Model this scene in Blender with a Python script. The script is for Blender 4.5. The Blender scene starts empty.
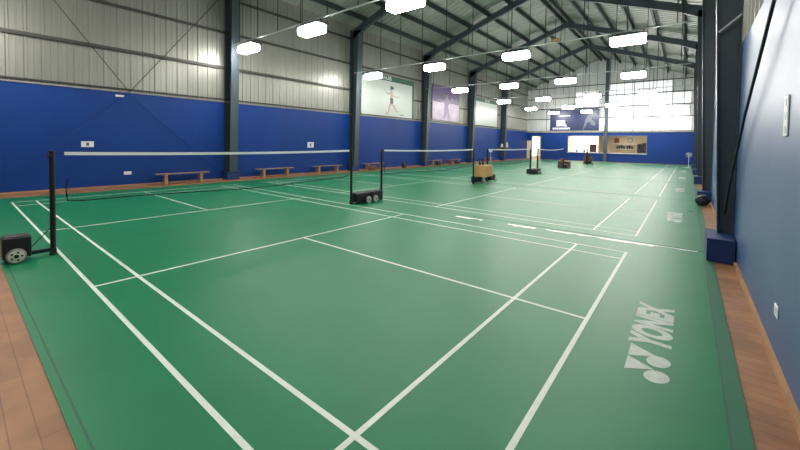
import bpy, bmesh, math, random
from mathutils import Vector, Matrix
S = bpy.context.scene
C = S.collection
random.seed(7)

# ------------------------------------------------------------------ camera, world, exposure
cam_d = bpy.data.cameras.new('camera'); cam = bpy.data.objects.new('camera', cam_d); C.objects.link(cam)
F_PX, CX, CY = 361.6, 397.3, 154.6
YAW, PITCH, ROLL = .6771, .0327, .0164
cam_d.sensor_fit = 'HORIZONTAL'; cam_d.sensor_width = 36.0
cam_d.lens = F_PX / 800 * 36.0
cam_d.shift_x = (400 - CX) / 800
cam_d.shift_y = (CY - 225) / 800
cam_d.clip_start = .05; cam_d.clip_end = 300
_f = Vector((-math.sin(YAW)*math.cos(PITCH), math.cos(YAW)*math.cos(PITCH), -math.sin(PITCH)))
_r0 = Vector((math.cos(YAW), math.sin(YAW), 0)); _u0 = _r0.cross(_f)
_r = _r0*math.cos(ROLL) + _u0*math.sin(ROLL); _u = -_r0*math.sin(ROLL) + _u0*math.cos(ROLL)
cam.matrix_world = Matrix(((_r.x, _u.x, -_f.x, 7.433), (_r.y, _u.y, -_f.y, -1.037), (_r.z, _u.z, -_f.z, 1.7767), (0, 0, 0, 1)))
S.camera = cam
W = bpy.data.worlds.new('world'); S.world = W; W.use_nodes = True
W.node_tree.nodes['Background'].inputs[0].default_value = (.8, .9, 1, 1)
W.node_tree.nodes['Background'].inputs[1].default_value = .6
S.view_settings.view_transform = 'Standard'; S.view_settings.look = 'None'
S.view_settings.gamma = 1; S.view_settings.use_curve_mapping = False
S.view_settings.exposure = 0.52
S.cycles.use_denoising = True
S.cycles.max_bounces = 8
LAMP_L = 52.0          # radiance of the lamp diffusers
GABLE_GLOW_L = 1.15            # strength of the glowing panels added on the far gable

# ------------------------------------------------------------------ materials
def lin(c):
    return tuple(((v/255)/12.92 if v/255 <= .04045 else ((v/255+.055)/1.055)**2.4) for v in c) + (1,)
def mat(name, col, rough=.6, metal=0, spec=.5, var=0, vscale=3, bump=0, bscale=40, coat=0, vstretch=(1, 1, 1), col2=None):
    m = bpy.data.materials.new(name); m.use_nodes = True
    nt = m.node_tree; b = nt.nodes['Principled BSDF']
    c = lin(col)
    b.inputs['Base Color'].default_value = c; b.inputs['Roughness'].default_value = rough
    b.inputs['Metallic'].default_value = metal; b.inputs['Specular IOR Level'].default_value = spec
    b.inputs['Coat Weight'].default_value = coat
    tc = nt.nodes.new('ShaderNodeTexCoord'); mp = nt.nodes.new('ShaderNodeMapping'); mp.inputs['Scale'].default_value = vstretch
    nt.links.new(tc.outputs['Object'], mp.inputs[0])
    if var:
        n = nt.nodes.new('ShaderNodeTexNoise'); n.inputs['Scale'].default_value = vscale; n.inputs['Detail'].default_value = 5
        nt.links.new(mp.outputs[0], n.inputs['Vector'])
        r = nt.nodes.new('ShaderNodeMapRange'); r.inputs[1].default_value = .3; r.inputs[2].default_value = .7
        nt.links.new(n.outputs['Fac'], r.inputs[0])
        mx = nt.nodes.new('ShaderNodeMix'); mx.data_type = 'RGBA'
        k = 1 - var
        mx.inputs[6].default_value = lin(col2) if col2 else (c[0]*k, c[1]*k, c[2]*k, 1)
        mx.inputs[7].default_value = c
        nt.links.new(r.outputs[0], mx.inputs[0]); nt.links.new(mx.outputs[2], b.inputs['Base Color'])
    if bump:
        n2 = nt.nodes.new('ShaderNodeTexNoise'); n2.inputs['Scale'].default_value = bscale; n2.inputs['Detail'].default_value = 3
        nt.links.new(mp.outputs[0], n2.inputs['Vector'])
        bp = nt.nodes.new('ShaderNodeBump'); bp.inputs['Strength'].default_value = bump; bp.inputs['Distance'].default_value = .02
        nt.links.new(n2.outputs['Fac'], bp.inputs['Height']); nt.links.new(bp.outputs[0], b.inputs['Normal'])
    return m
def emis(name, col, strength):
    m = bpy.data.materials.new(name); m.use_nodes = True; b = m.node_tree.nodes['Principled BSDF']
    b.inputs['Base Color'].default_value = (.8, .8, .8, 1)
    b.inputs['Emission Color'].default_value = lin(col); b.inputs['Emission Strength'].default_value = strength
    return m
def wood_floor():
    m = mat('wood_floor', (150, 98, 66), .55)
    nt = m.node_tree; b = nt.nodes['Principled BSDF']
    tc = nt.nodes.new('ShaderNodeTexCoord'); br = nt.nodes.new('ShaderNodeTexBrick')
    mp = nt.nodes.new('ShaderNodeMapping'); mp.inputs['Rotation'].default_value = (0, 0, 0)
    br.inputs['Scale'].default_value = 1; br.inputs['Brick Width'].default_value = 1.8; br.inputs['Row Height'].default_value = .12
    br.inputs['Mortar Size'].default_value = .004; br.inputs['Color1'].default_value = lin((160, 114, 78)); br.inputs['Color2'].default_value = lin((146, 100, 68))
    br.inputs['Mortar'].default_value = lin((128, 88, 60))
    nt.links.new(tc.outputs['Object'], mp.inputs[0]); nt.links.new(mp.outputs[0], br.inputs['Vector'])
    n = nt.nodes.new('ShaderNodeTexNoise'); n.inputs['Scale'].default_value = 2.5; n.inputs['Detail'].default_value = 6
    nt.links.new(tc.outputs['Object'], n.inputs['Vector'])
    r = nt.nodes.new('ShaderNodeMapRange'); r.inputs[1].default_value = .35; r.inputs[2].default_value = .65; r.inputs[3].default_value = .72; r.inputs[4].default_value = 1.1
    nt.links.new(n.outputs['Fac'], r.inputs[0])
    mx = nt.nodes.new('ShaderNodeMix'); mx.data_type = 'RGBA'; mx.blend_type = 'MULTIPLY'; mx.inputs[0].default_value = 1
    nt.links.new(br.outputs['Color'], mx.inputs[6]); nt.links.new(r.outputs[0], mx.inputs[7]); nt.links.new(mx.outputs[2], b.inputs['Base Color'])
    return m
M = dict(
    mat_green=mat('green_vinyl', (20, 120, 77), .42, var=.12, vscale=1.3, bump=.1, bscale=180, spec=.3),
    seam=mat('seam_green', (18, 84, 60), .5),
    edge_green=mat('edge_tape_green', (17, 98, 64), .5),
    line=mat('white_court_paint', (218, 226, 214), .5, var=.1, vscale=9),
    logo=mat('worn_white_print', (196, 208, 196), .55, var=.25, vscale=16),
    strip=mat('worn_white_strip', (240, 242, 238), .4, var=.12, vscale=9, vstretch=(2, .5, 1)),
    wood=wood_floor(),
    blue=mat('blue_wall_paint', (8, 56, 132), .5, var=.14, vscale=.8, bump=.1, bscale=8, spec=.28),
    blue_r=mat('blue_wall_paint_glare', (40, 78, 128), .46, var=.18, vscale=1.2, bump=.1, bscale=6, spec=1.0, col2=(54, 88, 132)),  # greyer blue: haze of lamp glare put into the wall colour
    siding=mat('galvanised_siding', (142, 143, 136), .36, .35, var=.12, vscale=1.5, vstretch=(1, 1, .2)),
    siding_far=mat('lit_gable_siding', (198, 202, 202), .45, .1, var=.12, vscale=1.5, vstretch=(1, 1, .2)),  # lighter copy of the siding, strong light on the gable put into its colour
    roofm=mat('roof_sheet', (150, 156, 148), .42, .3, var=.25, vscale=2, bump=.3, bscale=14, vstretch=(.25, 3, 1)),
    steel=mat('slate_painted_steel', (66, 78, 88), .45, .1, var=.12, vscale=2),
    dsteel=mat('dark_purlin_steel', (48, 56, 56), .5, .2),
    girt=mat('dark_girt_steel', (62, 62, 58), .5, .3),
    ledge=mat('pale_ledge', (150, 150, 146), .55, var=.25, vscale=4),
    plinthp=mat('navy_plinth_paint', (22, 50, 104), .5, var=.2, vscale=5),
    skirt=mat('tan_skirting_wood', (176, 134, 92), .6, var=.25, vscale=6),
    gable_glow_dim=emis('added_gable_glow_dim', (236, 242, 250), .4),
    black=mat('black_powder_coat', (16, 20, 22), .4),
    boxblk=mat('black_cast_weight', (22, 22, 28), .5, var=.2, vscale=20),
    rubber=mat('white_wheel_rim', (205, 205, 196), .5),
    tyre=mat('grey_wheel_tyre', (120, 120, 116), .7),
    netc=mat('dark_net_cord', (20, 28, 26), .8),
    tape=mat('white_net_tape', (222, 224, 226), .6),
    bench=mat('pale_bench_wood', (150, 128, 116), .55, var=.3, vscale=9, vstretch=(5, 1, 1)),
    benchleg=mat('bench_leg_wood', (158, 128, 98), .6),
    white=mat('white_plastic', (222, 224, 222), .45),
    paper=mat('white_paper', (214, 218, 224), .7),
    ink=mat('grey_print', (90, 96, 106), .7),
    banner=mat('white_banner_vinyl', (188, 196, 190), .34, var=.06, vscale=1),
    bgreen=mat('banner_green_band', (30, 84, 66), .4),
    bpurple=mat('banner_purple', (84, 56, 116), .36),
    bpink=mat('banner_pale_pink', (196, 176, 200), .36, var=.25, vscale=1.3, col2=(150, 128, 168)),
    bblue=mat('banner_navy', (24, 36, 80), .4, var=.15, vscale=.8),
    bwhite=mat('banner_white_ink', (200, 206, 222), .4),
    skin=mat('printed_skin', (168, 152, 142), .5),
    shadowp=mat('printed_grey', (84, 84, 88), .5),
    fig=mat('printed_pale_violet', (150, 130, 168), .5),
    tan=mat('tan_cardboard', (204, 160, 106), .75, var=.12, vscale=6),
    brown=mat('brown_carton', (96, 66, 56), .7, var=.3, vscale=6),
    red=mat('dull_red_plastic', (150, 66, 66), .5),
    beige=mat('beige_office_wall', (226, 208, 176), .7),
    cable=mat('black_cable', (18, 20, 26), .5),
    conduit=mat('pale_conduit', (170, 176, 176), .4, .3),
    darkbag=mat('dark_bag_fabric', (26, 26, 40), .6),
    outwall=mat('grey_render', (120, 120, 116), .8),
    lamp=emis('lamp_diffuser', (255, 252, 244), LAMP_L),
    gable_glow=emis('added_gable_glow', (250, 252, 255), GABLE_GLOW_L),
    office=emis('office_light', (255, 246, 230), 50.0),
    bright=emis('bright_window_and_glow', (255, 246, 228), 2.6),
    leaf=mat('dark_leaf', (30, 50, 34), .6),
)
gl = bpy.data.materials.new('window_glass'); gl.use_nodes = True; nt = gl.node_tree
tr = nt.nodes.new('ShaderNodeBsdfTransparent'); gs = nt.nodes.new('ShaderNodeBsdfGlossy'); gs.inputs['Roughness'].default_value = .05
mx = nt.nodes.new('ShaderNodeMixShader'); mx.inputs[0].default_value = .06
nt.links.new(tr.outputs[0], mx.inputs[1]); nt.links.new(gs.outputs[0], mx.inputs[2]); nt.links.new(mx.outputs[0], nt.nodes['Material Output'].inputs[0])
M['glass'] = gl

nt = M['gable_glow'].node_tree; b = nt.nodes['Principled BSDF']
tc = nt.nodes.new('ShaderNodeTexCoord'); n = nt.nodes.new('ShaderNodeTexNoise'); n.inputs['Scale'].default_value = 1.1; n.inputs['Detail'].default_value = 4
r = nt.nodes.new('ShaderNodeMapRange'); r.inputs[1].default_value = .38; r.inputs[2].default_value = .6; r.inputs[3].default_value = .22*GABLE_GLOW_L; r.inputs[4].default_value = GABLE_GLOW_L
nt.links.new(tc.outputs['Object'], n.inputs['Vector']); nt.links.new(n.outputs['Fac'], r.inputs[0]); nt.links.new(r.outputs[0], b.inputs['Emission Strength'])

# ------------------------------------------------------------------ mesh helpers
class MB:
    def __init__(s): s.v = []; s.f = []
    def add(s, vs, fs):
        o = len(s.v); s.v += [tuple(v) for v in vs]; s.f += [tuple(i+o for i in f) for f in fs]; return s
    def box(s, x0, x1, y0, y1, z0, z1):
        return s.add([(x0,y0,z0),(x1,y0,z0),(x1,y1,z0),(x0,y1,z0),(x0,y0,z1),(x1,y0,z1),(x1,y1,z1),(x0,y1,z1)],
                     [(3,2,1,0),(4,5,6,7),(0,1,5,4),(1,2,6,5),(2,3,7,6),(3,0,4,7)])
    def rbox(s, x0, x1, y0, y1, z0, z1, r=.02, n=2):
        """box with rounded vertical and horizontal edges"""
        bm = bmesh.new(); bmesh.ops.create_cube(bm, size=1)
        for v in bm.verts:
            v.co = Vector(((x0+x1)/2 + v.co.x*(x1-x0), (y0+y1)/2 + v.co.y*(y1-y0), (z0+z1)/2 + v.co.z*(z1-z0)))
        bmesh.ops.bevel(bm, geom=list(bm.edges), offset=r, segments=n, affect='EDGES', profile=.5)
        bm.verts.index_update()
        s.add([tuple(v.co) for v in bm.verts], [tuple(v.index for v in f.verts) for f in bm.faces]); bm.free(); return s
    def prism(s, pts, axis, a, b):
        """polygon pts in the two other axes, extruded along axis from a to b"""
        def P(p, t):
            return (t, p[0], p[1]) if axis == 0 else ((p[0], t, p[1]) if axis == 1 else (p[0], p[1], t))
        n = len(pts)
        vs = [P(p, a) for p in pts] + [P(p, b) for p in pts]
        fs = [tuple(range(n))[::-1], tuple(range(n, 2*n))] + [(i, (i+1) % n, (i+1) % n+n, i+n) for i in range(n)]
        return s.add(vs, fs)
    def tube(s, pts, r, n=8, r2=None):
        pts = [Vector(p) for p in pts]; m = len(pts); vs = []
        for i, p in enumerate(pts):
            d = (pts[min(i+1, m-1)] - pts[max(i-1, 0)]).normalized()
            a = d.cross(Vector((0, 0, 1)))
            if a.length < .01: a = d.cross(Vector((1, 0, 0)))
            a.normalize(); b = d.cross(a)
            rr = r if r2 is None else r + (r2-r)*i/(m-1)
            vs += [p + (a*math.cos(2*math.pi*k/n) + b*math.sin(2*math.pi*k/n))*rr for k in range(n)]
        fs = [(i*n+k, i*n+(k+1) % n, (i+1)*n+(k+1) % n, (i+1)*n+k) for i in range(m-1) for k in range(n)]
        fs += [tuple(range(n))[::-1], tuple(range((m-1)*n, m*n))]
        return s.add(vs, fs)
    def bar(s, p, q, w, h):
        """rectangular bar from p to q: w horizontal across, h the other way"""
        p, q = Vector(p), Vector(q); d = (q-p).normalized()
        a = d.cross(Vector((0, 0, 1)))
        if a.length < .01: a = Vector((0, 1, 0))
        a.normalize(); b = a.cross(d)
        vs = [e + a*sx*w/2 + b*sz*h/2 for e in (p, q) for sx, sz in ((-1,-1),(1,-1),(1,1),(-1,1))]
        return s.add(vs, [(0,1,2,3),(7,6,5,4),(0,4,5,1),(1,5,6,2),(2,6,7,3),(3,7,4,0)])
    def lathe(s, prof, n=20, c=(0, 0, 0), axis=2):
        vs = []
        for r, h in prof:
            for k in range(n):
                a = 2*math.pi*k/n; x, y = r*math.cos(a), r*math.sin(a)
                p = (x, y, h) if axis == 2 else ((h, x, y) if axis == 0 else (x, h, y))
                vs.append((p[0]+c[0], p[1]+c[1], p[2]+c[2]))
        m = len(prof)
        fs = [(i*n+k, i*n+(k+1) % n, (i+1)*n+(k+1) % n, (i+1)*n+k) for i in range(m-1) for k in range(n)]
        fs += [tuple(range(n))[::-1], tuple(range((m-1)*n, m*n))]
        return s.add(vs, fs)
    def build(s, name, m, parent=None, smooth=False, loc=None):
        me = bpy.data.meshes.new(name); me.from_pydata(s.v, [], s.f); me.update()
        bm = bmesh.new(); bm.from_mesh(me); bmesh.ops.recalc_face_normals(bm, faces=bm.faces); bm.to_mesh(me); bm.free()
        me.materials.append(m)
        if smooth:
            for p in me.polygons: p.use_smooth = True
        o = bpy.data.objects.new(name, me); C.objects.link(o)
        if parent: o.parent = parent
        if loc: o.location = loc
        return o
def tag(o, label=None, cat=None, group=None, kind=None):
    if label: o['label'] = label
    if cat: o['category'] = cat
    if group: o['group'] = group
    if kind: o['kind'] = kind
    return o
def empty(name, loc=(0, 0, 0), rz=0):
    o = bpy.data.objects.new(name, None); C.objects.link(o); o.location = loc; o.rotation_euler = (0, 0, rz); o.empty_display_size = .1
    return o
def copy_tree(o, parent=None):
    c = o.copy(); C.objects.link(c); c.parent = parent
    for ch in list(o.children): copy_tree(ch, c)
    return c
def text_mesh(txt, size, depth=.004, off=0.0, shear=0.0, sx=1.0):
    cu = bpy.data.curves.new('t', 'FONT'); cu.body = txt; cu.size = size; cu.extrude = depth/2; cu.offset = off; cu.shear = shear
    cu.align_x = 'CENTER'; cu.align_y = 'CENTER'
    ob = bpy.data.objects.new('t', cu); C.objects.link(ob)
    bpy.context.view_layer.update()
    me = bpy.data.meshes.new_from_object(ob.evaluated_get(bpy.context.evaluated_depsgraph_get()))
    vs = [(v.co.x*sx, v.co.y, v.co.z) for v in me.vertices]; fs = [tuple(p.vertices) for p in me.polygons]
    bpy.data.objects.remove(ob); bpy.data.curves.remove(cu); bpy.data.meshes.remove(me)
    return vs, fs
def put_text(txt, size, origin, ux, uy, name, m, parent, off=0.0, shear=0, sx=1.0, depth=.004):
    vs, fs = text_mesh(txt, size, depth, off, shear, sx)
    ux, uy, o = Vector(ux), Vector(uy), Vector(origin); uz = ux.cross(uy)
    mb = MB().add([o + ux*v[0] + uy*v[1] + uz*v[2] for v in vs], fs)
    return mb.build(name, m, parent)

# ------------------------------------------------------------------ dimensions
XL, XR, YN, YF = -9.0, 8.06, -8.35, 46.5
RX = -.47; RZ = 11.95; SL = .35
BZ = 3.48
SP = 7.73; FR = [-.62, 7.11, 14.84, 22.57, 30.3, 38.03]
def roofz(x): return RZ - SL*abs(x-RX)

# ------------------------------------------------------------------ room shell
fl = MB().box(XL-.3, XR+.3, YN-.3, YF+6, -.2, -.008).build('floor', M['wood']); tag(fl, kind='structure')

ce = empty('ceiling'); tag(ce, kind='structure')
mb = MB()
for a, b in ((XL-.3, RX), (RX, XR+.3)):
    mb.prism([(a, roofz(a)), (b, roofz(b)), (b, roofz(b)+.08), (a, roofz(a)+.08)], 1, YN-.3, YF+.3)
mb.build('roof_sheet', M['roofm'], ce)
mb = MB()
# standing ribs of the roof sheets, running down the slopes
y = YN+.2
while y < YF:
    for a, b in ((XL, RX), (RX, XR)):
        mb.prism([(a, roofz(a)-.025), (b, roofz(b)-.025), (b, roofz(b)), (a, roofz(a))], 1, y, y+.06)
    y += .45
mb.build('sheet_ribs', M['roofm'], ce)
PX = []
for k in range(6):
    for sgn in (-1, 1):
        x = RX + sgn*(.22 + 1.45*k)
        if XL+.2 < x < XR-.15: PX.append(x)
for x in PX:
    z = roofz(x)
    # Z shaped cold formed purlin
    mb = MB().box(x-.012, x+.012, YN, YF, z-.27, z-.03).box(x-.012, x+.08, YN, YF, z-.06, z-.045).box(x-.08, x+.012, YN, YF, z-.285, z-.27)
    mb.build('purlin', M['dsteel'], ce)

def siding_y(mb, x, inn, y0, y1, z0, ztop):
    """ribbed sheet on a side wall; inn = direction into the hall"""
    mb.box(min(x, x-inn*.05), max(x, x-inn*.05), y0, y1, z0, ztop)
    y = y0+.1; k = 0
    while y < y1-.05:
        w, d = (.05, .035) if k % 2 == 0 else (.02, .012)
        mb.prism([(x, y-w), (x, y+w), (x+inn*d, y+w*.5), (x+inn*d, y-w*.5)], 2, z0, ztop)
        y += .2; k += 1
for name, x, inn, paint in (('wall_left', XL, 1, M['blue']), ('wall_right', XR, -1, M['blue_r'])):
    w = empty(name); tag(w, kind='structure')
    mb = MB(); siding_y(mb, x-inn*.04, inn, YN, YF, BZ-.1, roofz(x)+.02); mb.build('metal_siding', M['siding'], w)
    a, b = sorted((x, x-inn*.12))
    MB().box(a, b, YN, YF, -.02, BZ).build('painted_panel', paint, w)
    a, b = sorted((x-inn*.05, x+inn*.035))
    if inn > 0: MB().box(a, b, YN, YF, BZ, BZ+.05).build('panel_ledge', M['ledge'], w)
    a, b = sorted((x-inn*.0, x+inn*.06))
    for z in ((BZ+.1, 5.05, 6.62, 8.15) if inn > 0 else (8.15,)):
        MB().box(a, b, YN, YF, z, z+(.05 if z < 4 else .03)).box(*sorted((x+inn*.05, x+inn*.07)), YN, YF, z-.09 if z > 4 else z, z+.03).build('girt', M['girt'], w)
# gable walls
def gable(mb, y, inn, x0, x1, z0):
    x = x0; step = .2; k = 0
    mb.prism([(x0, z0), (x1, z0), (x1, roofz(x1)), (RX, RZ), (x0, roofz(x0))], 1, *sorted((y, y-inn*.05)))
    while x < x1-.05:
        w, d = (.05, .035) if k % 2 == 0 else (.02, .012)
        zt = roofz(x)-.02
        a = [(x-w, y), (x+w, y), (x+w*.5, y+inn*d), (x-w*.5, y+inn*d)]
        mb.prism(a, 2, z0, zt); x += step; k += 1
wf = empty('wall_far'); tag(wf, kind='structure')
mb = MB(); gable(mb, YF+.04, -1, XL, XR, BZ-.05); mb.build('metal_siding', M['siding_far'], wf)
# painted lower wall with openings: door and two windows
DX0, DX1, DZ = -8.45, -7.25, 2.95
W1 = (-4.07, -.24); W2 = (.14, 3.92); WZ = (1.0, 2.97)
mb = MB(); y0, y1 = YF, YF+.15
for a, b, z0, z1 in ((XL, DX0, -.02, BZ), (DX0, DX1, DZ, BZ), (DX1, W1[0], -.02, BZ), (W1[0], W1[1], -.02, WZ[0]), (W1[0], W1[1], WZ[1], BZ),
                     (W1[1], W2[0], -.02, BZ), (W2[0], W2[1], -.02, WZ[0]), (W2[0], W2[1], WZ[1], BZ), (W2[1], XR, -.02, BZ)):
    mb.box(a, b, y0, y1, z0, z1)
mb.build('painted_panel', M['blue'], wf)
MB().box(XL, XR, YF-.1, YF, BZ-.12, BZ+.08).build('panel_ledge', M['ledge'], wf)
for z in (5.05, 6.3, 7.6, 8.9):
    MB().box(-9+max(0, (z-9.2)/SL), 8.06, YF-.08, YF-.05, z-.05, z+.04).build('girt', M['girt'], wf)
for x in (-6.6, -3.4, 2.6, 4.3, 6.0):
    MB().box(x-.02, x+.02, YF-.1, YF-.07, BZ+.1, roofz(x)-.1).build('sag_rod', M['girt'], wf)
MB().box(-.17, .17, YF-.32, YF-.04, 0, roofz(0)-.05).build('gable_post', M['steel'], wf)
wb = MB().box(XL-.2, XR+.2, YN-.15, YN, -.02, 11.9).build('wall_back', M['outwall']); tag(wb, kind='structure')
# glowing panels added over the siding to brighten the far gable
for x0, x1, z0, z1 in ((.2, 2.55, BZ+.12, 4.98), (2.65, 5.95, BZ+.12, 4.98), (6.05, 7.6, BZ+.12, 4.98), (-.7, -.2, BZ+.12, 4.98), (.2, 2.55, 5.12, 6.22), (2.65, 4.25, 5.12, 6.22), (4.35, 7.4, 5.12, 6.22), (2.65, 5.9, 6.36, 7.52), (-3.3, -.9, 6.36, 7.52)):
    MB().box(x0, x1, YF-.03, YF-.008, z0, z1).build('added_glow_panel', M['gable_glow'], wf)

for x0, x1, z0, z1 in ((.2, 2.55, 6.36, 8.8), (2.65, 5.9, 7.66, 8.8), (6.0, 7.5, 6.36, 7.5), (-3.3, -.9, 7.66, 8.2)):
    MB().box(x0, x1, YF-.03, YF-.008, z0, z1).build('added_glow_panel', M['gable_glow_dim'], wf)
bb = MB().box(XR-.035, XR, YN, YF, -.008, .05).build('baseboard_right', M['skirt']); tag(bb, kind='structure')
bb = MB().box(XL, XL+.03, YN, YF, -.008, .04).build('baseboard_left', M['skirt']); tag(bb, kind='structure')
# window frames and glass
for i, (a, b) in enumerate((W1, W2)):
    w = empty('window_%d' % (i+1), ((a+b)/2, YF, WZ[0])); tag(w, kind='structure')
    h = WZ[1]-WZ[0]; hw = (b-a)/2
    MB().box(-hw, hw, .0, .15, 0, .06).box(-hw, hw, 0, .15, h-.05, h).box(-hw, -hw+.05, 0, .15, .06, h-.05).box(hw-.05, hw, 0, .15, .06, h-.05).build('window_frame', M['ledge'], w)
    MB().box(-hw-.05, hw+.05, -.1, .0, -.05, .0).build('window_sill', M['white'], w)
    MB().box(-hw+.05, hw-.05, .07, .08, .06, h-.05).build('pane', M['glass'], w)
d = empty('door_1', ((DX0+DX1)/2, YF, 0)); tag(d, kind='structure'); hw = (DX1-DX0)/2
MB().box(-hw, -hw+.06, -.02, .17, 0, DZ).box(hw-.06, hw, -.02, .17, 0, DZ).box(-hw, hw, -.02, .17, DZ-.06, DZ).build('door_frame', M['ledge'], d)
dl = MB().box(-hw-.55, -hw-.02, -.09, -.045, .02, 2.35).build('door_leaf', M['beige'], d)
MB().tube([(-hw-.12, -.16, 1.05), (-hw-.12, -.09, 1.05)], .012).tube([(-hw-.12, -.155, 1.05), (-hw-.22, -.155, 1.05)], .01).build('door_handle', M['conduit'], dl)

# room behind the windows and passage behind the door
off = empty('wall_office'); tag(off, kind='structure')
MB().box(-4.7, 4.6, 50.6, 50.75, 0, 3.2).build('rear_wall', M['beige'], off)
MB().box(-4.85, -4.7, 46.7, 50.6, 0, 3.2).box(4.6, 4.75, 46.7, 50.6, 0, 3.2).box(-1.15, -1.05, 48.6, 50.6, 0, 3.2).build('side_wall', M['beige'], off)
MB().box(-4.85, 4.75, 46.66, 50.75, 3.2, 3.3).build('office_ceiling', M['white'], off)
MB().box(-4.6, -1.3, 50.55, 50.59, .5, 3.1).build('daylit_window', M['bright'], off)
MB().box(-11.5, -11.35, 46.7, 51, 0, 3.2).box(-6.2, -6.05, 46.7, 51, 0, 3.2).box(-11.5, -6.05, 51, 51.1, 0, 3.2).build('passage_wall', M['beige'], off)
MB().box(-11.5, -6.05, 46.66, 51, 3.2, 3.3).build('passage_ceiling', M['white'], off)
MB().box(-10.0, -8.9, 50.94, 50.98, .3, 2.9).build('passage_glow_panel', M['bright'], off)  # glowing panel added to brighten the doorway
for i, (x, y) in enumerate(((-2.8, 48.3), (1.8, 48.3), (-7.6, 48.6))):
    t = empty('ceiling_light', (x, y, 3.2))
    MB().box(-.6, .6, -.15, .15, -.05, 0).build('housing', M['white'], t)
    MB().box(-.56, .56, -.12, .12, -.07, -.05).build('diffuser', M['office'], t)
    tag(t, ['flat ceiling light in the room behind the left far window', 'flat ceiling light in the room behind the right far window', 'flat ceiling light in the passage behind the lit doorway'][i], 'lamp')

# ------------------------------------------------------------------ portal frames
def frame(y, label):
    r = empty('steel_portal_frame', (RX, y, 0))
    for s, xw in ((-1, XL), (1, XR)):
        X = abs(xw-RX); xo, xi = s*(X-.01), s*(X-.36)
        mb = MB(); ze = roofz(xw)-.32
        fx = lambda z: s*(X-(.2+.033*z if s > 0 else .47+.03*z))
        ya, yb = (-.12, .12) if s > 0 else (-.26, .1)
        mb.box(*sorted((xo, xo-s*.02)), ya, yb, 0, ze)
        zt = ze-.3
        mb.prism([(fx(0), 0), (fx(zt), zt), (fx(zt)+s*.02, zt), (fx(0)+s*.02, 0)], 1, ya, yb)
        mb.prism([(fx(0), 0), (fx(zt), zt), (fx(zt), ze), (xo, ze), (xo, 0)], 1, -.008, .008)
        mb.build('column', M['steel'], r)
        hp = .36
        (MB().box(*sorted((s*(X-.02), s*(X-.35))), -.68, .22, .001, .36) if s > 0 else MB().box(*sorted((s*(X-.02), s*(X-.5))), -.36, .2, .0, .33).box(*sorted((s*(X-.02), s*(X-.53))), -.4, .24, .33, .36)).build('plinth', M['plinthp'], r)
        # rafter: tapered I section, deep at the knee
        xs = [0, X*.45, X-1.2, X-.02]; dep = [.42, .36, .4, .6]
        top = [roofz(RX+x)-.3 for x in xs]
        mb = MB()
        poly = [(s*x, t) for x, t in zip(xs, top)] + [(s*x, t-d_) for x, t, d_ in list(zip(xs, top, dep))[::-1]]
        mb.prism(poly, 1, -.008, .008)
        for i in range(3):
            for zz in (top, [t-d_ for t, d_ in zip(top, dep)]):
                a, b = (s*xs[i], zz[i]), (s*xs[i+1], zz[i+1])
                mb.prism([a, b, (b[0], b[1]+.02), (a[0], a[1]+.02)], 1, -.1, .1)
        mb.build('rafter', M['steel'], r)
    tag(r, label, 'steel frame', 'steel portal frames across the hall')
    return r
names = ['slate steel portal frame nearest the camera position, at the back of the hall',
         'slate steel portal frame with the nearest wall columns, at the first pair of net posts',
         'slate steel portal frame second from the camera, left of the white player banner',
         'slate steel portal frame between the white player banner and the purple banner',
         'slate steel portal frame between the purple banner and the pale banner',
         'slate steel portal frame farthest away, closest to the blue end wall']
for y, n in zip(FR, names): frame(y, n)

# X brace in the first left bay
br = empty('brace_rods', (XL+.1, 3.25, 0))
for a, b in (((0, -3.55, 8.3), (0, .0, BZ+.02)), ((0, 3.55, 8.3), (0, .0, BZ+.02))):
    MB().tube([a, b], .016, 6).build('rod', M['girt'], br)
for a, b in (((0, 0, BZ), (0, -3.55, .1)), ((0, 0, BZ), (0, 3.55, .1))):
    MB().tube([a, b], .012, 6).build('painted_rod', M['blue'], br)['label'] = 'rod painted blue like the wall'
tag(br, 'thin crossed steel brace rods in front of the left wall siding', 'brace')

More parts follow.
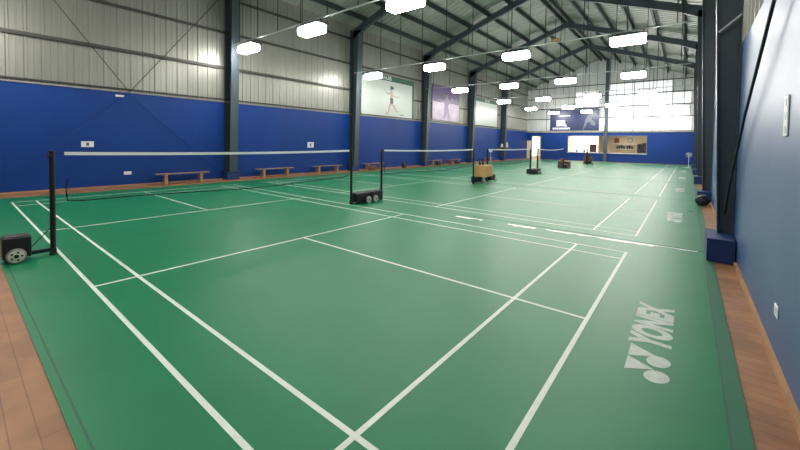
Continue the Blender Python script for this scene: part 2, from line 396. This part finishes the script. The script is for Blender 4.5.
# ------------------------------------------------------------------ court mats
def ln(mb, x0, x1, y0, y1, z=.0015): mb.box(x0, x1, y0, y1, 0, z)
CP = 7.5
mat_labels = ['green court mat nearest the camera with the largest white lettering', 'green court mat second from the camera, beyond the first seam',
              'green court mat third from the camera, beside the tan carton', 'green court mat fourth from the camera, past the paired posts',
              'green court mat fifth from the camera, under the brown cartons', 'green court mat farthest away, just before the blue end wall']
for k in range(6):
    t = empty('court_mat', (0, CP*k, 0))
    y0, y1 = -.6 if k == 0 else -.45, 7.04
    if k == 5: y1 = 7.2
    MB().box(-7.75, 7.8, y0, y1, -.008, 0).build('vinyl_sheet', M['mat_green'], t)
    mb = MB(); mb.box(-7.75, 7.8, y1-.03, y1-.008, 0, .0015)
    if k == 0: mb.prism([(-7.7, -.55), (7.68, -.55), (7.68, -.537), (-7.7, -.537)], 2, 0, .0015)
    mb.box(7.685, 7.70, y0, y1-.03, 0, .0015)
    mb.build('seam', M['seam'], t)
    mb = MB().box(7.7, 7.8, y0, y1, 0, .001).build('edge_tape', M['edge_green'], t)
    mb = MB(); w = .04
    for y in (0, .46, 5.64-w, 6.1-w): ln(mb, -6.7, 6.7, y, y+w)
    for x in (-6.7, -5.94, -1.98, 1.98-w, 5.94-w, 6.7-w): ln(mb, x, x+w, w, 6.1-w, .0017)
    ln(mb, -6.66, -1.98, 3.03, 3.07); ln(mb, 1.98, 6.66, 3.03, 3.07)
    mb.build('court_lines', M['line'], t)
    # printed mark and lettering beside the back line
    mb = MB(); z = .0015
    mb.prism([(7.09, 2.34), (7.09, 2.57), (7.28, 2.47)], 2, 0, z); mb.prism([(7.09, 2.58), (7.09, 2.82), (7.29, 2.70)], 2, 0, z)
    for cy in (2.37, 2.62):
        mb.prism([(7.30+.082*math.cos(a), cy+.095*math.sin(a)+.25*(.082*math.cos(a))) for a in [i*math.pi/10 for i in range(20)]], 2, 0, z+.0005)
    mb.build('logo_mark', M['logo'], t)
    put_text('YONEX', .40, (7.235, 3.37, .0008), (0, 1, 0), (-1, 0, 0), 'logo_lettering', M['logo'], t, off=.022, shear=.1, sx=.74, depth=.0015)
    tag(t, mat_labels[k], 'court mat', 'green court mats')

# worn white strip on the seam between the first two courts
mb = MB(); x = 3.0; random.seed(3)
segs = []
def jag(x0, x1, y0, y1, d):
    n = max(3, int((x1-x0)/.09)); pts = []
    for i in range(n+1):
        u = i/n; pts.append((x0+(x1-x0)*u, y0+(y1-y0)*u+.03))
    low = [(p[0], p[1]-d*1.35*random.uniform(.35, 1.0)) for p in pts]
    mb.add([(p[0], p[1], .003) for p in pts] + [(p[0], p[1], .003) for p in low] , [(i, i+1, i+n+2, i+n+1) for i in range(n)])
jag(3.05, 3.75, 6.78, 6.80, .14); jag(4.35, 4.95, 6.80, 6.82, .13); jag(5.15, 6.2, 6.84, 6.88, .1); jag(6.2, 7.0, 6.88, 6.92, .12); jag(7.0, 7.62, 6.92, 6.96, .06)
mb.build('floor_strip', M['strip']); st = bpy.data.objects['floor_strip']
tag(st, 'worn white strip with ragged edge on the green floor between first two courts', 'floor tape')
sm = MB().lathe([(.0, .0), (.05, .0), (.05, .004), (0, .005)], 12, (0, 0, 0)).build('floor_cap', M['black'], loc=(7.55, 11.9, 0.001))
tag(sm, 'small dark round spot on the green mat near right wall', 'floor cap')

# ------------------------------------------------------------------ net posts on wheeled weights
def wheel(parent, x, y, r=.105):
    w = MB().lathe([(r-.025, -.02), (r, -.014), (r, .014), (r-.025, .02)], 24, (x, y, r+.0), 0).build('wheel', M['tyre'], parent, True)
    MB().lathe([(.0, -.024), (r-.02, -.022), (r-.02, .022), (0, .024)], 24, (x, y, r), 0).build('wheel_rim', M['rubber'], w)
    mb = MB().lathe([(0, -.03), (.026, -.028), (.026, .028), (0, .03)], 12, (x, y, r), 0)
    for k in range(5):
        a = k*2*math.pi/5
        cy, cz = y+.055*math.cos(a), r+.055*math.sin(a)
        mb.lathe([(0, -.026), (.014, -.026), (.014, .026), (0, .026)], 8, (x, cy, cz), 0)
    mb.build('wheel_hub', M['boxblk'], w)
def make_post(near):
    r = empty('badminton_post')
    MB().lathe([(.045, 0), (.045, .03), (.034, .04), (.034, 1.54), (.037, 1.545), (.037, 1.57), (.0, 1.575)], 16).box(-.035, .035, -.035, .035, 0, .1).build('pole', M['black'], r)
    MB().lathe([(.0, -.03), (.028, -.03), (.028, .03), (0, .03)], 12, (0, -.03, 1.49), 0).build('winder', M['boxblk'], r)
    MB().tube([(-.03, .0, 1.38), (.05, .0, 1.38)], .012).build('cord_hook', M['boxblk'], r)
    mb = MB().box(-.03, .03, -.3, -.03, .06, .11).tube([(0, -.29, .1), (0, -.02, .42)], .006)
    mb.build('arm', M['black'], r)
    b0_, b1_, bh = (-.53, -.24, .36) if near else (-.63, -.1, .3)
    bw = .12 if near else .16
    MB().rbox(-bw, bw, b0_, b1_, .06, bh, .02).box(-bw-.03, bw+.03, -.45, -.35, .085, .125).build('weight_box', M['boxblk'], r)
    MB().rbox(.02-bw, bw-.02, b0_+.02, b1_-.02, bh-.005, bh+.012, .006).build('lid', M['boxblk'], r)
    wy = -.4 if near else -.5
    wx = .17 if near else .22
    wheel(r, wx, wy); wheel(r, -wx, wy)
    return r
proto = make_post(True); proto2 = make_post(False)
pinfo = [(0, -.06, 0, 'black net post on a wheeled black weight at the left edge of the nearest court'),
         (0, 6.14, math.pi, 'black net post at the right end of the nearest net, wheeled weight beside it'),
         (0, 7.44, 0, 'black net post at the left end of the second net, wheeled weight facing the first'),
         (0, 13.64, math.pi, 'black net post with tan carton standing on its low black weight'),
         (0, 21.12, math.pi, 'left black post of the pair in front of the lit doorway'),
         (0, 22.45, 0, 'right black post of the pair in front of the lit doorway'),
         (0, 28.62, math.pi, 'thin black net post at the far end of the farthest net with dark cartons'),
         (0, 36.9, math.pi, 'black net post standing under the left far window beside brown cartons')]
posts = []
for i, (x, y, rz, lb) in enumerate(pinfo):
    o = proto if i == 0 else (proto2 if i == 1 else copy_tree(proto2))
    o.location = (x, y, 0); o.rotation_euler = (0, 0, rz); tag(o, lb, 'net post', 'badminton net posts'); posts.append(o)
    if i in (4, 5): o.scale = (1.6, 1, 1)
    if i in (7,): o.scale = (1.8, 1, 1)

def make_net(y0, y1, label, sag=.03, first=[None]):
    r = empty('badminton_net', (0, y0, 0)); L = y1-y0
    def top(u): return 1.53 - 4*sag*u*(1-u)
    N = 24
    mb = MB()
    for i in range(N):
        a, b = i/N, (i+1)/N
        mb.add([(s_*.009, L*u, top(u)+dz) for u in (a, b) for s_, dz in ((-1, -.025), (1, -.025), (1, .025), (-1, .025))],
               [(0,4,5,1),(1,5,6,2),(2,6,7,3),(3,7,4,0)])
    mb.build('tape', M['tape'], r)
    mb = MB(); st = .03; h = .72; c = .0008
    n = int(L/st)
    for i in range(n+1):
        u = i/n; y = L*u; t = top(u)-.03
        mb.add([(0, y-c, t-h+.02*math.sin(u*9)), (0, y+c, t-h+.02*math.sin(u*9)), (0, y+c, t), (0, y-c, t)], [(0,1,2,3)])
    for j in range(1, int(h/st)):
        for i in range(N):
            a, b = i/N, (i+1)/N
            mb.add([(0, L*a, top(a)-.03-j*st-c), (0, L*b, top(b)-.03-j*st-c), (0, L*b, top(b)-.03-j*st+c), (0, L*a, top(a)-.03-j*st+c)], [(0,1,2,3)])
    mb.build('mesh', M['netc'], r)
    pts = [(0, .03, 1.15), (0, .015, .95), (0, .03, .80)] + [(0, L*i/N, top(i/N)-.75+.02*math.sin(i/N*9)) for i in range(1, N)] + [(0, L, .85)]
    MB().tube(pts, .010, 5).build('bottom_cord', M['netc'], r)
    MB().tube([(0, -.1, 1.53), (0, .0, 1.53)], .004, 5).tube([(0, L, 1.53), (0, L+.1, 1.53)], .004, 5).build('top_cord', M['netc'], r)
    return tag(r, label, 'net', 'badminton nets')
make_net(.08, 6.04, 'nearest badminton net with white tape, spanning the left half of the picture')
make_net(7.56, 13.56, 'second badminton net from the camera, ending at the post with the tan carton')
make_net(15.1, 21.04, 'third badminton net, ending at the left post before the lit doorway')
make_net(22.55, 28.5, 'farthest badminton net with a sagging white tape', .09)
# post of the third net's left end
o = copy_tree(proto2); o.location = (0, 15.05, 0); tag(o, 'black net post behind the tan carton, left end of the third net', 'net post', 'badminton net posts')

# cartons on the weights
def carton(name, loc, sx, sy, sz, m, rz, label, cat='box', group=None):
    r = empty(name, loc, rz)
    MB().rbox(-sx/2, sx/2, -sy/2, sy/2, 0, sz, .015).build('body', m, r)
    MB().box(-sx/2+.02, sx/2-.02, -.03, .03, sz, sz+.003).build('packing_tape', M['tape'] if m is M['white'] else M['beige'], r)
    return tag(r, label, cat, group)
carton('cardboard_carton', (.16, 14.28, .315), .62, .92, .52, M['tan'], .12, 'large tan cardboard carton resting on the weight of a net post')
for i, (a, h) in enumerate(((-.25, .12), (-.1, .2), (.05, .1), (.2, .17))):
    o = MB().lathe([(0, 0), (.03, 0), (.03, h), (.0, h+.005)], 14).build('shuttle_tube', M['darkbag'], loc=(.14+.06*(-1)**i, 14.15+a, .836))
    tag(o, ['short dark tube on the tan carton, nearest the net post', 'tallest dark tube standing on the tan carton', 'shortest dark tube on the tan carton', 'dark tube on the tan carton farthest from the net post'][i], 'tube', 'tubes on the tan carton')
carton('dark_carton', (-.2, 29.64, 0.0), .85, .55, .52, M['brown'], .1, 'dark brown carton right of the far net post')
carton('brown_carton', (.0, 37.34, .315), .8, .6, .36, M['brown'], .1, 'brown carton stacked on a weight below the left far window, lower one')
carton('brown_carton', (-.05, 37.34, .68), .4, .4, .34, M['brown'], .3, 'small brown carton on top of another below the left far window')
carton('red_carton', (-.33, 29.6, .525), .28, .22, .2, M['red'], .2, 'small dull red box on top of the dark carton by the far net post')
# ------------------------------------------------------------------ benches along the left wall
def make_bench():
    r = empty('wooden_bench')
    mb = MB()
    for i in range(3): mb.box(-.16+i*.11, -.06+i*.11, -1.0, 1.0, .39, .425)
    mb.box(-.15, .15, -.75, -.67, .35, .39).box(-.15, .15, .67, .75, .35, .39)
    mb.build('seat', M['bench'], r)
    for y in (-.66, .66):
        l = MB().prism([(-.14, 0), (-.08, 0), (-.06, .1), (.06, .1), (.08, 0), (.14, 0), (.12, .39), (-.12, .39)], 1, y-.05, y+.05).build('leg', M['benchleg'], r)
    return r
b0 = make_bench()
binfo = [(4.98, 1.0, 'wooden bench against the blue left wall, nearest the camera'),
         (9.2, 1.0, 'second wooden bench from the camera, right of the first wall column'),
         (12.55, 1.0, 'third wooden bench, just left of the column behind the tall net post'),
         (16.5, .95, 'wooden bench right of the second wall column, behind the paired net posts'),
         (24.0, .85, 'wooden bench with dark bags under it below the purple banner'),
         (27.1, .85, 'wooden bench at the right of the red stool below the purple banner'),
         (33.9, .9, 'distant wooden bench behind the tan carton')]
for i, (y, s, lb) in enumerate(binfo):
    o = b0 if i == 0 else copy_tree(b0)
    o.location = (-8.6, y, -.008); o.scale = (1, s, 1); tag(o, lb, 'bench', 'benches along the left wall')
for y, m, lb in ((24.0, 'darkbag', 'dark bag under the bench below the purple banner, left one'), (27.1, 'darkbag', 'dark bag under the bench below the purple banner, right one'), (16.1, 'brown', 'brown bag under the bench right of the second wall column')):
    g = empty('holdall_bag', (-8.6, y, .0)); g.location.x = -8.78
    g.location.x = -8.36 + .0
    MB().rbox(-.1, .1, -.3, .3, 0, .28, .06, 3).build('body', M[m], g, True)
    MB().tube([(0, -.12, .27), (0, -.06, .33), (0, .06, .33), (0, .12, .27)], .012).build('handle', M['boxblk'], g)
    tag(g, lb, 'bag')
st = empty('plastic_stool', (-8.45, 25.6, -.008))
MB().rbox(-.17, .17, -.17, .17, .38, .42, .015).build('seat', M['red'], st)
for sx in (-1, 1):
    for sy in (-1, 1): MB().tube([(sx*.17, sy*.17, 0), (sx*.13, sy*.13, .385)], .02, 8).build('leg', M['red'], st)
tag(st, 'low dull red plastic stool between two benches by the left wall', 'stool')
bg = empty('backpack', (-8.35, 19.4, -.008))
MB().rbox(-.12, .12, -.2, .2, 0, .4, .08, 3).build('body', M['darkbag'], bg, True)
MB().tube([(0, -.06, .39), (0, 0, .45), (0, .06, .39)], .01).build('handle', M['boxblk'], bg)
tag(bg, 'small dark backpack on the floor at the left wall, before the third column', 'bag')

# ------------------------------------------------------------------ notices and fittings on walls
def notice(x, y, z, w, h, lab, nx=1, name='wall_notice', cat='notice', dark=True):
    r = empty(name, (x, y, z))
    MB().box(*sorted((0, nx*.012)), -w/2, w/2, -h/2, h/2).build('sheet', M['paper'], r)
    mb = MB()
    if dark:
        mb.box(*sorted((nx*.012, nx*.014)), -w*.12, w*.12, -h*.28, h*.28)
        mb.build('print', M['ink'], r)
    return tag(r, lab, cat)
notice(XL, 2.04, 1.55, .34, .2, 'white notice on the left blue wall above the nearest net')
notice(XL, 11.66, 1.58, .42, .3, 'white notice on the left blue wall between second and third benches')
notice(XL, 2.98, 3.34, .26, .07, 'small white tag at the top of the left blue wall under the crossed rods', dark=False)
def socket(x, y, z, w, h, nx, lab, n=2, name='wall_socket', cat='socket'):
    r = empty(name, (x, y, z))
    MB().rbox(*sorted((0, nx*.012)), -w/2, w/2, -h/2, h/2, .006, 1).build('plate', M['white'], r)
    for i in range(n):
        a = (i+.5)/n-.5
        if w > h: MB().box(*sorted((nx*.011, nx*.015)), a*w-.02, a*w+.02, -.025, .025).build('switch', M['paper'], r)
        else: MB().box(*sorted((nx*.011, nx*.015)), -w*.25, w*.25, a*h-.03, a*h+.03).build('switch', M['paper'], r)
    return tag(r, lab, cat)
socket(XL, 3.2, .47, .24, .12, 1, 'white double socket low on the left blue wall before the first bench')
socket(XR, 3.3, 2.05, .15, .34, -1, 'tall white switch plate high on the right blue wall', 3, 'switch_plate', 'switch')
socket(XR, 3.3, .42, .14, .1, -1, 'small white socket low on the right blue wall', 1)

jb = empty('junction_box', (3.05, 14.6, 6.08))
MB().rbox(-.16, .16, -.05, .05, -.05, .05, .02).build('body', M['skirt'], jb); MB().tube([(0, 0, .05), (0, 0, roofz(3.05)-6.08-.05)], .012, 6).build('stem', M['dsteel'], jb)
tag(jb, 'small cream junction box above the lighting cable of the second lamp row', 'junction box')
# cable on the right wall
pts = [(7.985, 1.6, 4.1), (7.985, 2.7, 3.55), (7.985, 3.64, 3.08), (7.985, 4.42, 2.68), (7.985, 5.4, 2.2), (7.98, 6.1, 1.72), (7.95, 6.6, 1.2), (7.93, 6.85, .7)]
cb = MB().tube(pts, .016, 8).build('hanging_cable', M['cable'], None, True); tag(cb, 'black cable running diagonally down the right blue wall to the first column', 'cable')
cd = MB().tube([(7.76, 6.95, 3.68), (7.9, 6.95, 3.8), (8.03, 6.95, 3.92)], .018, 8).build('conduit_bracket', M['conduit']); tag(cd, 'short pale conduit bracket between right wall and its nearest column', 'bracket')
bl = empty('gym_ball_bag', (7.82, 13.5, -.008)); bl.scale = (.85, .85, .85)
MB().lathe([(.0, .0), (.12, .02), (.19, .1), (.21, .2), (.19, .3), (.11, .38), (.0, .41)], 20).build('body', M['darkbag'], bl, True)
MB().tube([(-.2, -.06, .22), (-.14, -.16, .33), (-.02, -.16, .39), (.08, -.1, .4)], .016, 8).build('strap', M['conduit'], bl)
tag(bl, 'round dark bag with a pale strap by the second right column plinth', 'bag')
fn = empty('pedestal_fan', (7.5, 39.5, -.008))
MB().lathe([(.0, 0), (.2, 0), (.2, .03), (.03, .06)], 20).build('base', M['white'], fn)
MB().tube([(0, 0, .04), (0, 0, 1.0)], .02).build('pole', M['white'], fn)
mb = MB()
for rr in (.06, .12, .18, .22):
    mb.tube([(rr*math.cos(a), -.06 + (.0), 1.15+rr*math.sin(a)) for a in [i*math.pi/10 for i in range(21)]], .006, 5)
for k in range(8):
    a = k*math.pi/4; mb.tube([(0, -.06, 1.15), (.22*math.cos(a), -.06, 1.15+.22*math.sin(a))], .005, 5)
mb.build('guard', M['white'], fn)
mb = MB()
for k in range(3):
    a = k*2*math.pi/3
    mb.add([(0, -.02, 1.15), (.19*math.cos(a), -.03, 1.15+.19*math.sin(a)), (.19*math.cos(a+.8), 0, 1.15+.19*math.sin(a+.8))], [(0, 1, 2)])
mb.build('blades', M['paper'], fn)
MB().lathe([(0, -.04), (.07, -.03), (.07, .12), (0, .14)], 14, (0, 0, 1.15), 1).build('motor', M['white'], fn)
tag(fn, 'white pedestal fan at the far right beside the wall columns', 'fan')
ws = empty('white_stand', (-8.0, 33.1, 0))
MB().lathe([(0, 0), (.16, 0), (.16, .03), (.02, .05), (.02, 1.0)], 16).build('pole', M['white'], ws)
MB().rbox(-.14, .14, -.1, .1, 1.0, 1.22, .02).build('head', M['white'], ws)
tag(ws, 'thin white stand with a small box head by the left wall, behind the third net', 'stand')
for i, (y, h) in enumerate(((37.2, .35), (38.6, .55))):
    b_ = MB().lathe([(0, 0), (.12, 0), (.12, h*.7), (.06, h), (0, h)], 14).build('wall_bottle', M['white'], loc=(-8.55, y, 1.5))
    tag(b_, ['small white canister on the wall shelf left of the lit doorway, shorter one', 'taller white canister on the wall shelf left of the lit doorway'][i], 'canister')
sh = MB().box(-9.0, -8.35, 36.7, 39.1, 1.46, 1.5).box(-9.0, -8.4, 36.9, 36.94, 1.3, 1.46).box(-9.0, -8.4, 38.4, 38.44, 1.3, 1.46).build('wall_shelf', M['bench']); tag(sh, 'plain shelf on the left wall holding two white canisters', 'shelf')

# ------------------------------------------------------------------ banners
def flat(mb, pts, x0, x1): mb.prism(pts, 0, x0, x1)
BX = XL+.072
t = empty('player_banner', (BX, 18.4, 3.62)); 
MB().box(0, .02, -2.85, 2.8, 0, 2.75).build('sheet', M['banner'], t)
MB().box(.018, .024, -2.85, 2.8, 2.42, 2.78).box(.018, .022, 2.55, 2.8, .0, 2.42).build('green_band', M['bgreen'], t)
put_text('ZAUB', .36, (.03, -.5, 2.6), (0, 1, 0), (0, 0, 1), 'lettering', M['banner'], t, off=.01, sx=1.3)
mb = MB()  # printed player in a long stride
flat(mb, [(.05,1.2),(.02,1.75),(.12,1.8),(.27,1.75),(.25,1.2)], .021, .026)
flat(mb, [(.2,1.55),(.7,1.42),(1.05,1.5),(1.05,1.44),(.7,1.34),(.22,1.42)], .021, .026)
flat(mb, [(.04,1.65),(-.35,1.6),(-.55,1.85),(-.6,1.82),(-.38,1.5),(.04,1.5)], .021, .026)
flat(mb, [(.02,1.0),(-.12,.75),(-.22,.35),(-.35,.2),(-.3,.15),(-.12,.3),(.03,.7),(.18,.95)], .021, .026)
flat(mb, [(.1,1.0),(.45,.8),(.72,.45),(.95,.4),(.9,.32),(.65,.38),(.38,.68),(.05,.88)], .021, .026)
mb.build('player_print', M['skin'], t)
for nm, p in (('printed_shorts', [(-.02,1.28),(.3,1.28),(.34,.92),(.0,.88)]), ('printed_hair', [(-.02,1.85),(.0,2.12),(.3,2.08),(.42,1.95),(.12,1.83)]),
              ('printed_shoe', [(-.36,.22),(-.5,.14),(-.3,.1)]), ('printed_shadow', [(1.1,.12),(1.6,.16),(1.6,.2),(1.1,.17)])):
    mb = MB(); flat(mb, p, .026, .029); mb.build(nm, M['shadowp'], t)
tag(t, 'large white banner with a green top band and a striding player, left wall', 'banner')
t = empty('purple_banner', (BX, 26.2, 3.75))
MB().box(0, .02, -2.4, 1.9, 0, 1.5).build('pale_print', M['bpink'], t)
MB().box(0, .02, -2.4, 1.9, 1.5, 2.85).box(-.0, .03, -2.5, -2.4, 0, 2.85).build('purple_print', M['bpurple'], t)
mb = MB(); flat(mb, [(-.75,.2),(-.55,1.0),(-.6,1.5),(-.4,1.95),(-.3,2.2),(-.12,2.2),(-.1,1.95),(.3,1.75),(.75,2.1),(.8,2.0),(.35,1.5),(.05,1.35),(.1,.9),(.45,.25),(.3,.2),(-.15,.75),(-.55,.15)], .02, .026); mb.build('figure_print', M['fig'], t)
mb = MB(); flat(mb, [(-1.2,1.7),(-.9,2.35),(-.7,2.3),(-.75,1.75)], .02, .026); mb.build('dark_print', M['shadowp'], t)
tag(t, 'banner with purple top and pale pink lower half on left siding', 'banner')
t = empty('pale_banner', (BX, 34.0, 3.68))
MB().box(0, .02, -2.9, 2.5, 0, 2.6).build('sheet', M['banner'], t)
MB().box(.018, .024, -2.9, 2.5, 2.35, 2.7).build('green_band', M['bgreen'], t)
put_text('ZAUB', .34, (.03, .0, 2.53), (0, 1, 0), (0, 0, 1), 'lettering', M['banner'], t, off=.01, sx=1.3)
tag(t, 'plain pale banner with a green top strip, farthest on the left wall', 'banner')
t = empty('navy_banner', (-3.45, YF-.14, 3.62))
MB().box(-2.7, 2.7, 0, .02, 0, 2.6).build('sheet', M['bblue'], t)
mb = MB()
for a in ([(-1.95,.5),(-1.95,1.25),(-1.0,1.25),(-.95,.8),(-.75,.6),(-.8,.45),(-1.3,.55)],): mb.prism(a, 1, -.006, 0)
for x in range(9): mb.box(-2.4+x*.23, -2.4+x*.23+.17, -.006, 0, .12, .36)
mb.build('white_emblem', M['bwhite'], t)
mb = MB(); mb.prism([(1.0,.05),(1.25,1.0),(1.3,1.3),(1.6,1.9),(1.9,2.0),(2.05,1.7),(1.95,1.3),(2.4,.8),(2.3,.5),(1.9,.6),(1.75,1.0),(1.5,.9),(1.1,.05)], 1, -.006, 0)
mb.build('figure_print', M['ink'], t)
MB().box(-1.7, -.4, -.006, 0, 1.75, 1.83).build('line_print', M['bwhite'], t)
tag(t, 'dark navy banner with white emblem and player on the far gable wall', 'banner')

# ------------------------------------------------------------------ things seen through the far windows
ck = empty('wall_clock', (1.95, 50.58, 2.55))
MB().lathe([(0, -.04), (.24, -.04), (.26, 0), (.0, 0)], 24, (0, 0, 0), 1).build('case', M['girt'], ck)
MB().lathe([(0, -.05), (.2, -.045), (.2, -.03), (0, -.03)], 24, (0, 0, 0), 1).build('face', M['white'], ck)
MB().box(-.01, .01, -.06, -.05, 0, .15).box(0, .11, -.06, -.05, -.01, .01).build('hands', M['black'], ck)
tag(ck, 'round wall clock behind the right far window', 'clock')
pc = empty('framed_picture', (.55, 50.58, 2.5)); MB().box(-.25, .25, -.04, 0, -.28, .28).build('frame', M['brown'], pc); MB().box(-.19, .19, -.05, -.04, -.22, .22).build('print', M['red'], pc)
tag(pc, 'dark framed picture left of the clock behind the right far window', 'picture')
rk = empty('white_rack', (1.6, 50.0, 0))
mb = MB().box(-1.1, 1.1, -.2, .25, 0, .05)
for z in (.9, 1.45, 2.05): mb.box(-1.1, 1.1, -.2, .25, z, z+.05)
for x in (-1.1, 0, 1.05): mb.box(x, x+.05, -.2, .25, 0, 2.1)
mb.build('shelf_frame', M['white'], rk); 
tag(rk, 'white shelf rack below the clock behind the right far window', 'rack')
for i in range(7):
    x = .72 + i*.23; h = .3 + .06*(i % 3)
    o = MB().rbox(-.08, .08, -.12, .12, 0, h, .02).build('racket_case', M['darkbag'], loc=(x + (.12 if x > 1.55 else 0), 50.0, 1.505))
    tag(o, 'dark case on the middle shelf of the white rack, %s' % ['leftmost', 'second from left', 'third from left', 'middle one of seven', 'third from right', 'second from right', 'rightmost'][i], 'case', 'dark cases on the white rack')
cbn = empty('dark_cabinet', (3.55, 49.9, 0)); MB().box(-.3, .3, -.25, .3, 0, 2.2).build('body', M['black'], cbn); MB().box(-.28, -.01, -.27, -.25, .05, 2.15).build('door', M['boxblk'], cbn); MB().box(.01, .28, -.27, -.25, .05, 2.15).build('door', M['boxblk'], cbn)
tag(cbn, 'tall dark cabinet at the right end behind the right far window', 'cabinet')
cbn = empty('black_cabinet', (2.95, 50.2, 0)); MB().box(-.2, .2, -.2, .2, 0, 2.1).build('body', M['black'], cbn); MB().box(-.18, .18, -.22, -.2, .05, 2.05).build('door', M['boxblk'], cbn)
tag(cbn, 'narrow black cabinet next to the white rack behind the far window', 'cabinet')
cbn = empty('brown_cabinet', (-1.55, 48.0, 0)); MB().box(-.35, .35, -.2, .2, 0, 2.0).build('body', M['brown'], cbn); MB().box(-.32, .32, -.22, -.2, .08, 1.92).build('door', M['brown'], cbn)
tag(cbn, 'brown cabinet at the right side of the left far window', 'cabinet')
def plant(x, lb):
    p = empty('potted_plant', (x, 46.42, WZ[0]+.002))
    MB().lathe([(0, 0), (.1, 0), (.14, .3), (.0, .3)], 14).build('pot', M['boxblk'], p)
    mb = MB()
    for k in range(9):
        a = k*2.4; l = .3+.12*(k % 3)
        d = Vector((math.cos(a)*.4, math.sin(a)*.15, 1)).normalized(); q = Vector((0, 0, .28))
        n = Vector((-math.sin(a), math.cos(a), 0))*.035
        mb.add([q, q+d*l*.5+n, q+d*l, q+d*l*.5-n], [(0, 1, 2, 3)])
    mb.build('leaves', M['leaf'], p)
    p.location.y = 47.1
    return tag(p, lb, 'plant')
plant(-3.15, 'small dark potted plant in the left far window, left one'); plant(-2.35, 'small dark potted plant in the left far window, right one')
tb = MB().box(-4.2, -2.0, 46.9, 47.3, .92, 1.0).box(-4.15, -4.1, 46.95, 47.25, 0, .92).box(-2.1, -2.05, 46.95, 47.25, 0, .92).build('side_table', M['beige']); tag(tb, 'narrow table under the plants behind the left far window', 'table')
for o in bpy.data.objects:
    if o.name.startswith('potted_plant'): o.location.z = 1.0

# ------------------------------------------------------------------ lamps
def make_lamp():
    r = empty('high_bay_lamp')
    MB().rbox(-.6, .6, -.27, .27, -.0, .07, .03).build('housing', M['dsteel'], r)
    MB().rbox(-.55, .55, -.22, .22, -.27, -.0, .07, 3).build('diffuser', M['lamp'], r, True)
    MB().box(-.5, -.46, -.02, .02, .07, .2).box(.46, .5, -.02, .02, .07, .2).build('hanger', M['dsteel'], r)
    return r
L0 = make_lamp(); LZ = 5.78
rows = [(7.0, (-7.2, -2.95, 1.17, 5.4)), (14.6, (-7.05, -2.8, 1.43, 5.58)), (22.35, (-5.62, -1.96, 1.54, 4.98)),
        (30.6, (-5.73, -2.26, 1.47, 5.0)), (38.4, (-5.9, -2.16, 1.71, 5.2)), (44.4, (-5.2, -1.68, 1.8, 5.2)), (-.75, (-7.0, -2.9, 1.3, 5.5))]
rn = ['nearest visible row', 'second row', 'third row', 'fourth row', 'fifth row', 'farthest row', 'row above the camera position']
pn = ['leftmost lamp', 'second lamp from the left', 'third lamp from the left', 'rightmost lamp']
first = True
for (y, xs), a in zip(rows, rn):
    for x, b in zip(xs, pn):
        o = L0 if first else copy_tree(L0); first = False
        o.location = (x, y, LZ); tag(o, 'bright white hanging lamp, %s in the %s' % (b, a), 'lamp', 'hanging hall lamps')
    if y < 0: continue
    t = empty('lighting_cable', (0, y, LZ+.21))
    MB().tube([(XL+.4, 0, .0), (-4, 0, -.01), (0, 0, 0), (4, 0, -.01), (7.4, 0, .0)], .028, 6).build('cable', M['conduit'], t)
    for x in PX[::1]:
        if abs(x-RX) < .3 and x > RX: continue
        if abs(x) > 8.3: continue
        MB().tube([(x, 0, 0), (x, 0, roofz(x)-.28-LZ-.21)], .019, 6).build('hanger_rod', M['dsteel'], t)
    tag(t, 'pale cable spanning the hall on thin dark rods, carrying the %s of lamps' % a.replace('nearest visible row', 'nearest row'), 'cable')
cm = empty('dome_camera', (-3.9, 7.3, 6.1)); MB().lathe([(.0, -.1), (.06, -.08), (.09, -.02), (.09, .02), (.0, .03)], 16).build('dome', M['girt'], cm, True); MB().tube([(0, 0, .02), (0, 0, 4.4)], .01).build('stem', M['dsteel'], cm)
MB().lathe([(.1, -.015), (.1, .015), (.092, .015), (.092, -.015)], 16).build('ring', M['white'], cm)
tag(cm, 'small dome camera hanging left of the second lamp of the nearest row', 'camera')
